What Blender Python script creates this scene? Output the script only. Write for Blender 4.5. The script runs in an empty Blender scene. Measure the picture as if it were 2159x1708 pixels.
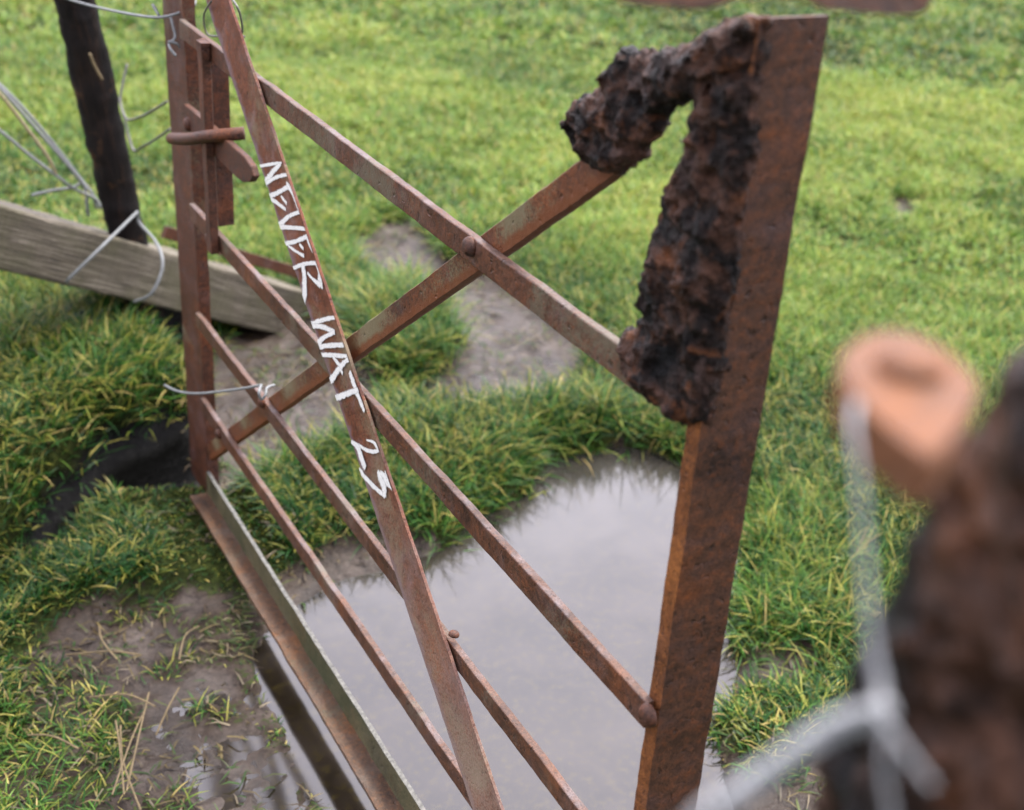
import bpy, bmesh, math, random
import numpy as np
from mathutils import Vector, Matrix, noise as mnoise
random.seed(7); rng=np.random.default_rng(7)
S=bpy.context.scene; COL=S.collection
# ---------------------------------------------------------------- camera solve
# lengths below: the gate's front plane stands U metres to the side of the camera
U=.62; HC=1.5; F=2787.; CX,CY=1079.5,854.
def nrm(a): a=np.array(a,float); return a/np.linalg.norm(a)
Dv=nrm((720-CX,6150-CY,F)); Hv=nrm((-660-CX,-730-CY,F)); Hv=nrm(Hv-Dv*(Dv@Hv)); Nv=np.cross(Dv,Hv)
def ray(x,y):
    r=np.array([x-CX,y-CY,F]); return np.array([r@Nv,r@Hv,-(r@Dv)])
CAM=np.array([0,0,HC])
def at_depth(x,y,d): return Vector(CAM+ray(x,y)*(d/F))
def on_x(x,y,X=U): r=ray(x,y); return Vector(CAM+r*(X/r[0]))
def on_z(x,y,Z=0.): r=ray(x,y); return Vector(CAM+r*((Z-HC)/r[2]))
def GZ(z): return HC-z*U           # gate-plane measure down from the eye -> world height
def GY(s): return s*U
cam=bpy.data.cameras.new('camera'); co=bpy.data.objects.new('camera',cam); COL.objects.link(co)
cr=np.array([Nv[0],Hv[0],-Dv[0]]); cu=-np.array([Nv[1],Hv[1],-Dv[1]]); cb=-np.array([Nv[2],Hv[2],-Dv[2]])
M=Matrix(((cr[0],cu[0],cb[0],0),(cr[1],cu[1],cb[1],0),(cr[2],cu[2],cb[2],HC),(0,0,0,1)))
co.matrix_world=M; cam.sensor_width=36; cam.lens=F/2159*36; cam.clip_start=.02; cam.clip_end=2000
cam.dof.use_dof=True; cam.dof.focus_distance=1.58; cam.dof.aperture_fstop=4.3; cam.dof.aperture_blades=7
S.camera=co
S.view_settings.view_transform='Standard'; S.view_settings.look='None'; S.view_settings.gamma=1
S.view_settings.exposure=2.62
# ---------------------------------------------------------------- world + sun
w=bpy.data.worlds.new('World'); S.world=w; w.use_nodes=True; nt=w.node_tree; nt.nodes.clear()
def N(nt,t,**k):
    n=nt.nodes.new(t)
    for a,b in k.items(): setattr(n,a,b)
    return n
SUN_EL,SUN_AZ=math.radians(64),math.radians(72)
sky=N(nt,'ShaderNodeTexSky',sky_type='NISHITA',sun_disc=False,sun_elevation=SUN_EL,sun_rotation=SUN_AZ,air_density=1,dust_density=4)
tc=N(nt,'ShaderNodeTexCoord'); mp=N(nt,'ShaderNodeMapping'); mp.inputs['Scale'].default_value=(1,1,2.2)
nz=N(nt,'ShaderNodeTexNoise'); nz.inputs['Scale'].default_value=1.6; nz.inputs['Detail'].default_value=5; nz.inputs['Roughness'].default_value=.5
rp=N(nt,'ShaderNodeValToRGB'); rp.color_ramp.elements[0].position=.3; rp.color_ramp.elements[1].position=.72
rp.color_ramp.elements[0].color=(6.2,5.95,6.9,1); rp.color_ramp.elements[1].color=(8.3,7.95,8.9,1)
mx=N(nt,'ShaderNodeMixRGB'); mx.inputs[0].default_value=.88
bg=N(nt,'ShaderNodeBackground'); bg.inputs[1].default_value=.1; wo=N(nt,'ShaderNodeOutputWorld')
L=nt.links.new
L(tc.outputs['Generated'],mp.inputs[0]); L(mp.outputs[0],nz.inputs[0]); L(nz.outputs[0],rp.inputs[0])
dt=N(nt,'ShaderNodeVectorMath',operation='DOT_PRODUCT'); dt.inputs[1].default_value=(.50,.74,.45); L(tc.outputs['Generated'],dt.inputs[0])
mr=N(nt,'ShaderNodeMapRange'); mr.interpolation_type='SMOOTHSTEP'; L(dt.outputs['Value'],mr.inputs[0])
for i_,v_ in enumerate((-.75,.85,.33,.96)): mr.inputs[i_+1].default_value=v_
vm=N(nt,'ShaderNodeVectorMath',operation='SCALE'); L(rp.outputs[0],vm.inputs[0]); L(mr.outputs[0],vm.inputs['Scale'])
L(sky.outputs[0],mx.inputs[1]); L(vm.outputs[0],mx.inputs[2]); L(mx.outputs[0],bg.inputs[0]); L(bg.outputs[0],wo.inputs[0])
sl=bpy.data.lights.new('sun','SUN'); sl.energy=1.0; sl.angle=math.radians(14); sl.color=(1,.95,.86)
so=bpy.data.objects.new('sun',sl); COL.objects.link(so)
sd=Vector((math.sin(SUN_AZ)*math.cos(SUN_EL),math.cos(SUN_AZ)*math.cos(SUN_EL),math.sin(SUN_EL)))
so.rotation_euler=sd.to_track_quat('Z','Y').to_euler(); so.location=sd*20
# ---------------------------------------------------------------- materials
def newmat(name):
    m=bpy.data.materials.new(name); m.use_nodes=True; nt=m.node_tree; nt.nodes.clear()
    out=N(nt,'ShaderNodeOutputMaterial'); b=N(nt,'ShaderNodeBsdfPrincipled'); nt.links.new(b.outputs[0],out.inputs[0])
    return m,nt,b,out
def ramp(nt,fac,stops,interp='LINEAR'):
    r=N(nt,'ShaderNodeValToRGB'); r.color_ramp.interpolation=interp
    e=r.color_ramp.elements
    while len(e)<len(stops): e.new(.5)
    for i,(p,c) in enumerate(stops): e[i].position=p; e[i].color=(*c,1) if len(c)==3 else c
    nt.links.new(fac,r.inputs[0]); return r.outputs[0]
def tex(nt,scale,detail=4,rough=.6,vec=None,dist=0,kind='N'):
    if kind=='N':
        n=N(nt,'ShaderNodeTexNoise'); n.inputs['Detail'].default_value=detail; n.inputs['Roughness'].default_value=rough; n.inputs['Distortion'].default_value=dist
        o=n.outputs[0]
    else:
        n=N(nt,'ShaderNodeTexVoronoi'); o=n.outputs['Distance']
    n.inputs['Scale'].default_value=scale
    nt.links.new(vec,n.inputs['Vector']); return o
def mixc(nt,fac,a,b,mode='MIX'):
    m=N(nt,'ShaderNodeMixRGB',blend_type=mode)
    for i,v in enumerate((fac,a,b)):
        if hasattr(v,'links'): nt.links.new(v,m.inputs[i])
        elif isinstance(v,(int,float)): m.inputs[i].default_value=v
        else: m.inputs[i].default_value=(*v,1)
    return m.outputs[0]
def mth(nt,op,a,b=0,c=0,clamp=False):
    m=N(nt,'ShaderNodeMath',operation=op,use_clamp=clamp)
    for i,v in enumerate((a,b,c)):
        if hasattr(v,'links'): nt.links.new(v,m.inputs[i])
        else: m.inputs[i].default_value=v
    return m.outputs[0]
def objvec(nt,scale=(1,1,1)):
    t=N(nt,'ShaderNodeTexCoord'); m=N(nt,'ShaderNodeMapping'); m.inputs['Scale'].default_value=scale
    nt.links.new(t.outputs['Object'],m.inputs[0]); return m.outputs[0]
def bump(nt,b,h,strength,dist):
    n=N(nt,'ShaderNodeBump'); n.inputs['Strength'].default_value=strength; n.inputs['Distance'].default_value=dist
    nt.links.new(h,n.inputs['Height']); nt.links.new(n.outputs[0],b.inputs['Normal'])
def rust(name,dark=(.018,.009,.007),mid=(.075,.028,.018),bright=(.19,.062,.022),lichen=0.,lich_col=(.26,.23,.15),
         pale=(.16,.11,.11),pale_amt=.25,pit=.5,rough=.6,scale=1.,relief=.0012,spec=.28):
    k_=.80; dark=tuple(a*k_*.75 for a in dark); mid=(mid[0]*k_*1.06,mid[1]*k_*.96,mid[2]*k_*.78); bright=(bright[0]*1.1,bright[1],bright[2]*.8); pale=tuple(a*k_ for a in pale); lich_col=tuple(a*k_ for a in lich_col)
    m,nt,b,out=newmat(name); v=objvec(nt)
    big=tex(nt,9*scale,5,.6,v); fine=tex(nt,120*scale,5,.7,v); vf=tex(nt,520*scale,3,.7,v)
    c=ramp(nt,big,[(.32,dark),(.47,mid),(.56,mid),(.68,bright)])
    c2=ramp(nt,fine,[(.34,dark),(.5,mid),(.66,bright)])
    c=mixc(nt,.5,c,c2)
    pm=ramp(nt,tex(nt,17*scale,5,.65,v,.5),[(.5,(0,0,0)),(.68,(1,1,1))])
    c=mixc(nt,mth(nt,'MULTIPLY',pm,pale_amt),c,pale)
    grain=ramp(nt,vf,[(.3,(.45,.45,.45)),(.7,(1.5,1.5,1.5))])
    c=mixc(nt,1.,c,grain,'MULTIPLY')
    if lichen>0:
        lm=tex(nt,6.5,4,.6,v,.4); ls=tex(nt,330,4,.75,v)
        k=ramp(nt,mth(nt,'ADD',mth(nt,'MULTIPLY',lm,1.0),mth(nt,'MULTIPLY',ls,.55)),[(.92-lichen*.3,(0,0,0)),(.99-lichen*.3+.06,(1,1,1))])
        c=mixc(nt,mth(nt,'MULTIPLY',k,.85),c,mixc(nt,ls,lich_col,(lich_col[0]*.5,lich_col[1]*.5,lich_col[2]*.45)))
    pv=tex(nt,95*scale,2,.5,v,.3); pk=ramp(nt,pv,[(.27,(1,1,1)),(.36,(0,0,0))])
    c=mixc(nt,mth(nt,'MULTIPLY',pk,pit),c,(dark[0]*.5,dark[1]*.5,dark[2]*.5))
    nt.links.new(c,b.inputs['Base Color'])
    r=mth(nt,'MULTIPLY_ADD',fine,.35,rough-.17); nt.links.new(r,b.inputs['Roughness'])
    b.inputs['Specular IOR Level'].default_value=spec
    h=mth(nt,'SUBTRACT',mth(nt,'ADD',mth(nt,'MULTIPLY',fine,.8),mth(nt,'MULTIPLY',vf,.45)),mth(nt,'MULTIPLY',pk,.9))
    bump(nt,b,h,.9,relief)
    return m
MAT={}
MAT['rail']=rust('rusty iron',dark=(.022,.010,.008),mid=(.098,.044,.030),bright=(.16,.058,.024),lichen=.42,lich_col=(.20,.175,.12),pale=(.18,.125,.115),pale_amt=.35,rough=.5)
MAT['rail_clean']=rust('rusty iron brown',dark=(.018,.010,.008),mid=(.090,.044,.031),bright=(.15,.06,.03),lichen=.35,lich_col=(.22,.18,.13),pale=(.17,.12,.11),pale_amt=.35,rough=.5)
MAT['brace_word']=rust('smooth rusty iron',dark=(.060,.022,.016),mid=(.155,.057,.039),bright=(.23,.076,.032),pale=(.25,.165,.155),pale_amt=.6,lichen=.42,lich_col=(.34,.27,.17),pit=.35,rough=.5,relief=.0006)
MAT['brace']=rust('orange rusty iron',dark=(.03,.014,.009),mid=(.12,.045,.02),bright=(.17,.056,.017),lichen=.62,lich_col=(.26,.23,.13),pale_amt=.2)
def across(m,lo_col,a,b_,amt):
    nt=m.node_tree; b=[n for n in nt.nodes if n.type=='BSDF_PRINCIPLED'][0]; old=b.inputs['Base Color'].links[0].from_socket
    at=N(nt,'ShaderNodeVertexColor',layer_name='across'); v=objvec(nt); n=tex(nt,60,4,.6,v)
    k=ramp(nt,mth(nt,'ADD',at.outputs[0],mth(nt,'MULTIPLY',mth(nt,'SUBTRACT',n,.5),.35)),[(a,(1,1,1)),(b_,(0,0,0))])
    nt.links.new(mixc(nt,mth(nt,'MULTIPLY',k,amt),old,mixc(nt,n,lo_col,tuple(c*.5 for c in lo_col))),b.inputs['Base Color'])
across(MAT['brace'],(.17,.052,.014),.26,.46,.9); across(MAT['brace_word'],(.22,.155,.17),.05,.17,.8)  # front brace: sky catching its lower edge painted as a pale lavender band
def worn_low(m,z0,z1,col,amt):
    nt=m.node_tree; b=[n for n in nt.nodes if n.type=='BSDF_PRINCIPLED'][0]; old=b.inputs['Base Color'].links[0].from_socket
    v=objvec(nt); sx=N(nt,'ShaderNodeSeparateXYZ'); nt.links.new(v,sx.inputs[0]); n=tex(nt,8,5,.7,v); n2=tex(nt,240,4,.75,v)
    h=mth(nt,'ADD',sx.outputs[2],mth(nt,'MULTIPLY',mth(nt,'SUBTRACT',n,.5),.5)); mr=N(nt,'ShaderNodeMapRange'); nt.links.new(h,mr.inputs[0])
    for i,x in enumerate((z1,z0,0,1)): mr.inputs[i+1].default_value=x
    sp=ramp(nt,n2,[(.38,(.25,.25,.25)),(.56,(1,1,1))])
    k=mth(nt,'MULTIPLY',mth(nt,'MULTIPLY',mr.outputs[0],sp),amt)
    nt.links.new(mixc(nt,k,old,col),b.inputs['Base Color'])
worn_low(MAT['brace_word'],.30,.62,(.26,.19,.145),.75)
MAT['near_stile']=rust('dark rusty iron',dark=(.014,.008,.007),mid=(.078,.039,.026),bright=(.14,.048,.017),pale=(.085,.05,.047),pale_amt=.4,lichen=0,rough=.62)
MAT['near_flange']=rust('orange iron flange',dark=(.02,.009,.005),mid=(.17,.065,.024),bright=(.25,.10,.03),pale_amt=.15,rough=.62)
MAT['far_stile']=rust('brown iron',dark=(.018,.009,.007),mid=(.080,.032,.020),bright=(.15,.05,.02),pale_amt=.3,lichen=.15)
def crustmat(name,sc=1.,gain=1.):
    m,nt,b,out=newmat(name); v=objvec(nt)
    n1=tex(nt,26*sc,5,.62,v,.3); n2=tex(nt,34*sc,5,.6,v,.5); f=tex(nt,150*sc,5,.75,v); n3=tex(nt,19*sc,4,.55,v,.8)
    g=lambda c:tuple(a*gain for a in c)
    c=ramp(nt,n1,[(.36,g((.0010,.0009,.0010))),(.48,g((.011,.0056,.0038))),(.60,g((.058,.026,.015)))])
    c=mixc(nt,ramp(nt,n2,[(.55,(0,0,0)),(.66,(.85,.85,.85))]),c,g((.095,.034,.012)))
    c=mixc(nt,ramp(nt,n3,[(.57,(0,0,0)),(.68,(.6,.6,.6))]),c,g((.075,.047,.040)))
    c=mixc(nt,1.,c,ramp(nt,f,[(.3,(.35,.35,.35)),(.7,(1.7,1.7,1.7))]),'MULTIPLY')
    nt.links.new(c,b.inputs['Base Color']); b.inputs['Roughness'].default_value=.5; b.inputs['Specular IOR Level'].default_value=.22
    bump(nt,b,mth(nt,'ADD',f,mth(nt,'MULTIPLY',n1,1.2)),1.,.006); return m
MAT['crust']=crustmat('flaking corrosion',1.,1.15)
MAT['post_near']=crustmat('dark flaking post',.55,1.0)
MAT['latch']=rust('brown rust latch',dark=(.012,.007,.006),mid=(.075,.034,.024),bright=(.15,.052,.024),pale=(.09,.06,.06),lichen=0)
MAT['lug']=rust('orange brown rust',dark=(.10,.042,.018),mid=(.15,.066,.034),bright=(.23,.085,.025),pale=(.19,.11,.07),pale_amt=.4,lichen=0,pit=.1,rough=.6)
MAT['rail_top']=rust('worn rail top with painted sky sheen',dark=(.04,.022,.018),mid=(.10,.060,.050),bright=(.14,.07,.05),pale=(.17,.14,.14),pale_amt=.8,lichen=.3,lich_col=(.2,.19,.15),pit=.3,rough=.6,spec=.3)  # paler tops: sky sheen put into the colour, along with some wear
MAT['bottom']=rust('brown wet iron',dark=(.018,.011,.008),mid=(.075,.043,.027),bright=(.13,.058,.022),lichen=.3,lich_col=(.12,.11,.07),pale=(.12,.095,.075),pale_amt=.5,rough=.5)
MAT['mossy']=rust('mossy trough iron',dark=(.018,.018,.010),mid=(.115,.115,.072),bright=(.08,.06,.03),lichen=.55,lich_col=(.06,.072,.032),pale=(.10,.09,.06),pale_amt=.5)
def simple(name,col,rough=.6,metal=0,sc=60,var=.35,rel=.0006):
    m,nt,b,out=newmat(name); v=objvec(nt); n=tex(nt,sc,5,.65,v)
    c=ramp(nt,n,[(.3,tuple(k*(1-var) for k in col)),(.7,tuple(k*(1+var) for k in col))])
    nt.links.new(c,b.inputs['Base Color']); b.inputs['Roughness'].default_value=rough; b.inputs['Metallic'].default_value=metal
    bump(nt,b,n,.6,rel); return m
MAT['wire']=simple('galvanised wire',(.15,.16,.16),.5,0,200)
MAT['wire_near']=simple('pale tie wire',(.27,.28,.29),.45,0,200)
MAT['wire_dark']=simple('dull dark wire',(.10,.10,.085),.55,0,200)
MAT['wire_rust']=simple('ochre wire',(.24,.20,.11),.6,0,200)
MAT['edge_white']=simple('worn edge with painted highlight',(.075,.073,.062),.6,0,130,.85)  # worn speckle plus a highlight painted into the bottom rail's lip
MAT['straw']=simple('dry straw',(.13,.095,.045),.8,0,100)
# weathered timber (two tones: top, sides share one material)
def timber():
    m,nt,b,out=newmat('weathered timber')
    t=N(nt,'ShaderNodeTexCoord'); mp=N(nt,'ShaderNodeMapping'); mp.inputs['Scale'].default_value=(1.2,38,38)
    nt.links.new(t.outputs['Object'],mp.inputs[0]); v=mp.outputs[0]; v2=objvec(nt)
    g=tex(nt,4,6,.65,v,.6); g2=tex(nt,11,4,.6,v); bl=tex(nt,7,4,.6,v2)
    c=ramp(nt,g,[(.34,(.022,.017,.011)),(.5,(.085,.070,.046)),(.66,(.19,.165,.125))])
    c=mixc(nt,ramp(nt,bl,[(.45,(0,0,0)),(.65,(.7,.7,.7))]),c,(.07,.065,.03))
    c=mixc(nt,ramp(nt,g2,[(.3,(1,1,1)),(.4,(0,0,0))]),c,(.05,.04,.03))
    nt.links.new(c,b.inputs['Base Color']); b.inputs['Roughness'].default_value=.8
    bump(nt,b,g,.8,.003); return m
MAT['timber']=timber()
def barkpost():
    m,nt,b,out=newmat('blackened post'); t=N(nt,'ShaderNodeTexCoord'); mp=N(nt,'ShaderNodeMapping'); mp.inputs['Scale'].default_value=(22,22,3)
    nt.links.new(t.outputs['Object'],mp.inputs[0]); v=mp.outputs[0]; v2=objvec(nt)
    g=tex(nt,2,6,.7,v,.4); bl=tex(nt,14,4,.6,v2)
    c=ramp(nt,g,[(.35,(.003,.0025,.0025)),(.55,(.010,.007,.006)),(.75,(.035,.018,.010))])
    c=mixc(nt,ramp(nt,bl,[(.6,(0,0,0)),(.72,(.7,.7,.7))]),c,(.09,.045,.02))
    nt.links.new(c,b.inputs['Base Color']); b.inputs['Roughness'].default_value=.75; b.inputs['Specular IOR Level'].default_value=.2
    bump(nt,b,g,1,.006); return m
MAT['post']=barkpost()
# ---------------------------------------------------------------- object helpers
def tag(o,label=None,cat=None,group=None,kind=None):
    if label: o['label']=label
    if cat: o['category']=cat
    if group: o['group']=group
    if kind: o['kind']=kind
    return o
def empty(name,loc,**k):
    o=bpy.data.objects.new(name,None); o.location=loc; o.empty_display_size=.1; COL.objects.link(o); return tag(o,**k)
def link(name,bm,mat,parent=None,smooth=False):
    bmesh.ops.recalc_face_normals(bm,faces=bm.faces)
    me=bpy.data.meshes.new(name); bm.to_mesh(me); bm.free()
    for p in me.polygons: p.use_smooth=smooth
    me.materials.append(mat)
    o=bpy.data.objects.new(name,me); COL.objects.link(o)
    if parent is not None:
        o.parent=parent; o.location=-parent.location
    return o
def sweep(bm,prof,P0,P1,ex,ey,nseg=1,wob=0.,seed=0.,caps=True):
    """sweep a closed 2-D profile [(a,b)] from P0 to P1; a along ex, b along ey; wob = irregularity"""
    rings=[]
    for i in range(nseg+1):
        t=i/nseg; c=P0.lerp(P1,t); ring=[]
        for j,(a,b) in enumerate(prof):
            p=c+ex*a+ey*b
            if wob: 
                q=p*22+Vector((seed,0,0)); q2=p*90+Vector((seed,3,0))
                p=p+mnoise.noise_vector(q)*wob+mnoise.noise_vector(q2)*wob*.45
            ring.append(bm.verts.new(p))
        rings.append(ring)
    n=len(prof)
    for i in range(nseg):
        for j in range(n):
            bm.faces.new((rings[i][j],rings[i][(j+1)%n],rings[i+1][(j+1)%n],rings[i+1][j]))
    if caps:
        bm.faces.new(rings[0][::-1]); bm.faces.new(rings[-1])
    return rings
def rrect(w0,w1,h0,h1,c):
    """chamfered rectangle profile"""
    return [(w0+c,h0),(w1-c,h0),(w1-c*.3,h0+c*.3),(w1,h0+c),(w1,h1-c),(w1-c*.3,h1-c*.3),(w1-c,h1),(w0+c,h1),(w0+c*.3,h1-c*.3),(w0,h1-c),(w0,h0+c),(w0+c*.3,h0+c*.3)]
def tube(bm,pts,rad,sides=8,sub=6):
    """smooth tube through pts (Catmull-Rom)"""
    P=[Vector(p) for p in pts]; Q=[]
    R=rad if isinstance(rad,(list,tuple)) else [rad]*len(P); RR=[]
    for i in range(len(P)-1):
        a=P[max(i-1,0)];b=P[i];c=P[i+1];d=P[min(i+2,len(P)-1)]
        for k in range(sub):
            t=k/sub
            Q.append(.5*((2*b)+(c-a)*t+(2*a-5*b+4*c-d)*t*t+(3*b-a-3*c+d)*t**3)); RR.append(R[i]*(1-t)+R[i+1]*t)
    Q.append(P[-1]); RR.append(R[-1])
    prev=None; rings=[]
    up=Vector((.13,.21,.97))
    for i,p in enumerate(Q):
        tg=(Q[min(i+1,len(Q)-1)]-Q[max(i-1,0)]).normalized()
        x=tg.cross(up if prev is None else prev); 
        if x.length<1e-5: x=tg.orthogonal()
        x.normalize(); y=tg.cross(x).normalized(); prev=-y if prev is None else prev
        y2=x.cross(tg).normalized(); prev=y2
        rings.append([bm.verts.new(p+(x*math.cos(a)+y2*math.sin(a))*RR[i]) for a in [2*math.pi*j/sides for j in range(sides)]])
    for i in range(len(rings)-1):
        for j in range(sides):
            bm.faces.new((rings[i][j],rings[i][(j+1)%sides],rings[i+1][(j+1)%sides],rings[i+1][j]))
    bm.faces.new(rings[0][::-1]); bm.faces.new(rings[-1])
def dome(bm,c,axis,r,h,sides=20):
    """a rivet head: flattened dome on a flat face, axis pointing out"""
    axis=axis.normalized(); x=axis.orthogonal().normalized(); y=axis.cross(x); rings=[]
    for k,(rr,hh) in enumerate(((1.0,-.2),(1.0,.12),(.93,.45),(.75,.75),(.45,.94))):
        rings.append([bm.verts.new(c+axis*h*hh+(x*math.cos(a)+y*math.sin(a))*r*rr) for a in [2*math.pi*j/sides for j in range(sides)]])
    for i in range(4):
        for j in range(sides): bm.faces.new((rings[i][j],rings[i][(j+1)%sides],rings[i+1][(j+1)%sides],rings[i+1][j]))
    bm.faces.new(rings[0][::-1]); bm.faces.new(rings[-1])
def inside(poly,x,y):
    c=False; n=len(poly); j=n-1
    for i in range(n):
        xi,yi=poly[i]; xj,yj=poly[j]
        if (yi>y)!=(yj>y) and x<(xj-xi)*(y-yi)/(yj-yi)+xi: c=not c
        j=i
    return c
def edist(poly,x,y):
    d=1e9; n=len(poly)
    for i in range(n):
        ax,ay=poly[i]; bx,by=poly[(i+1)%n]; dx,dy=bx-ax,by-ay
        t=max(0,min(1,((x-ax)*dx+(y-ay)*dy)/(dx*dx+dy*dy+1e-12)))
        d=min(d,math.hypot(ax+t*dx-x,ay+t*dy-y))
    return d
X1=Vector((1,0,0)); Y1=Vector((0,1,0)); Z1=Vector((0,0,1))
# ---------------------------------------------------------------- THE GATE
gate=empty('field_gate',(U,GY(2.4),0),label='rusty iron field gate with crossed braces, white chalked words on the front one',cat='gate')
S0,S1=1.2,3.64                           # near and far stile positions in plane units
RAILS=[('R1',.80,.05,1.36,3.64,'rail'),('R3',1.325,.05,1.243,3.64,'rail'),('R4',1.672,.046,1.243,3.64,'rail_clean'),('R5',1.965,.046,1.243,3.64,'rail_clean')]
T=.016*U
for k,(nm,z,h,s0,s1,mt) in enumerate(RAILS):
    bm=bmesh.new()
    sweep(bm,rrect(0,T,-h*U,0,.0016),Vector((U,GY(s0),GZ(z))),Vector((U,GY(s1),GZ(z))),X1,Z1,160,.0009,k*7.)
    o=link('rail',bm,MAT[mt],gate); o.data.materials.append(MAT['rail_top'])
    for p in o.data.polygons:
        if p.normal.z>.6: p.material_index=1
# bottom rail: an angle iron, one leg standing, one leg lying towards the camera
bm=bmesh.new()
zt,zb=2.222,2.30; wl=.056*U; th=.011*U
prof=[(0,-(zb-zt)*U),(0,0),(th,0),(th,-(zb-zt)*U-th),(-wl,-(zb-zt)*U-th),(-wl,-(zb-zt)*U)]
sweep(bm,prof,Vector((U,GY(1.1),GZ(zt))),Vector((U,GY(3.62),GZ(zt))),X1,Z1,200,.0012,33.)
br=link('bottom_rail',bm,MAT['bottom'],gate)
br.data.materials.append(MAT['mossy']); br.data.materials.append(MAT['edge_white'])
for p in br.data.polygons:
    if p.normal.x<-.6 and p.center.z>GZ(zb)+.0005: p.material_index=1
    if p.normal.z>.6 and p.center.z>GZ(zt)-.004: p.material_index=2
br['label']='mossy angle iron bottom rail with worn top edge, its highlight painted pale'
# near stile: angle iron, wide leg across the gate, narrow leg along it
bm=bmesh.new()
zt=.30; c0=1.228
prof=[(0,0),(.104*U,0),(.104*U,.009*U),(.009*U,.009*U),(.009*U,.030*U),(0,.030*U)]
sweep(bm,prof,Vector((U+T*1.0,GY(c0),GZ(2.34))),Vector((U+T*1.0,GY(c0),GZ(zt))),X1,Y1,120,.0014,51.)
ns=link('near_stile',bm,MAT['near_stile'],gate); ns.data.materials.append(MAT['near_flange'])
for p in ns.data.polygons:
    if p.normal.x<-.8: p.material_index=1
# far stile
bm=bmesh.new()
prof=[(0,0),(0,-.205*U),(.012*U,-.205*U),(.035*U,-.205*U),(.035*U,-.193*U),(.012*U,-.193*U),(.012*U,0)]
sweep(bm,prof,Vector((U+T+.001,GY(3.865),GZ(2.36))),Vector((U+T+.001,GY(3.865),GZ(.2))),X1,Y1,120,.0012,71.)
link('far_stile',bm,MAT['far_stile'],gate)
# rear diagonal brace (rises towards the camera)
def diag(name,pA,pB,w,X,th,mat,chl,chr,seed,nseg=200,wob=.0009):
    A=on_x(*pA,X=X); B=on_x(*pB,X=X); d=(B-A).normalized(); n=X1.cross(d).normalized()   # in-plane normal
    if n.z<0: n=-n
    h=w*U/2
    prof=[(0,-h+chl*U),(0,h-chr*U),(.003,h),(th,h),(th,-h),(.006,-h)]
    bm=bmesh.new(); sweep(bm,prof,A,B,X1,n,nseg,wob,seed)
    o=link(name,bm,mat,gate); at=o.data.color_attributes.new('across','FLOAT_COLOR','POINT')
    for i,v in enumerate(o.data.vertices):
        w_=max(0,min(1,((v.co-A).dot(n)/h+1)/2)); at.data[i].color=(w_,w_,w_,1)
    return o,A,B,n,d
diag('rear_brace',(440,955),(1290,330),.056,U+T+.0015,.010,MAT['brace'],.004,.003,90.)
wb,WA,WB,WN,WD=diag('front_brace',(437,-60),(1077,1860),.148,U-.0075,.0035,MAT['brace_word'],.002,.002,120.,260,.0006)
# ------------------------------------------------ chalked words on the brace
Z1o=(600,380,8.54); Z2o=(640,560,8.54); Z3o=(720,750,6.325); Z4o=(820,1040,8.54)
STK=[
 (Z1o,[[(235,240,50),(450,190,62),(740,150,50)],[(720,180,60),(560,350,90),(430,540,95),(390,660,60)],[(440,570,70),(640,450,70),(900,385,70)],
       [(440,870,95),(650,780,85),(900,640,90)],[(440,880,100),(600,950,70),(830,1120,45)],[(740,850,35),(850,990,48)],[(860,590,60),(1000,800,75),(1110,1080,55)],
       [(1150,1160,80),(900,1270,75),(690,1470,105)],[(680,1490,100),(950,1500,75),(1290,1530,75)],[(690,1540,50),(740,1640,25)]]),
 (Z2o,[[(430,310,85),(700,250,80),(960,140,95)],[(960,140,80),(1030,330,80),(1110,500,45)],[(560,350,40),(700,450,50),(870,550,60)],[(790,320,40),(860,390,50)],
       [(600,850,75),(850,730,75),(1160,700,80)],[(860,760,60),(890,1000,75),(890,1300,85),(880,1500,60),(900,1580,25)],
       [(1160,690,70),(1220,900,75),(1220,1150,95)],[(960,910,35),(1060,1030,45),(1200,1150,90)]]),
 (Z3o,[[(240,280,80),(420,200,65),(620,160,60)],[(270,290,70),(430,300,70),(610,380,70)],[(600,390,60),(430,490,65),(370,600,90)],[(350,620,80),(560,590,70),(800,580,65)],
       [(380,735,60),(600,740,65),(850,760,60)],[(860,780,60),(730,900,65),(540,1170,85)],[(600,770,35),(700,900,45)],[(700,950,25),(745,1020,30)],
       [(860,1010,40),(940,1230,65),(1080,1590,38)],[(620,1420,90),(800,1340,80),(980,1270,75)]]),
 (Z4o,[[(660,290,35),(800,340,55),(900,460,70)],[(950,500,50),(790,530,80),(640,490,65),(480,390,45),(350,320,50)],[(350,340,60),(470,450,85),(540,640,90),(620,850,70)],
       [(510,900,40),(620,1060,70),(820,1270,75),(1020,1440,70)],[(1030,1440,60),(1010,1250,90),(950,1080,110),(900,960,50)],[(960,980,60),(1090,1130,130),(1230,1310,60)],[(1070,930,60),(1130,1090,110)]]),
]
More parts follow.
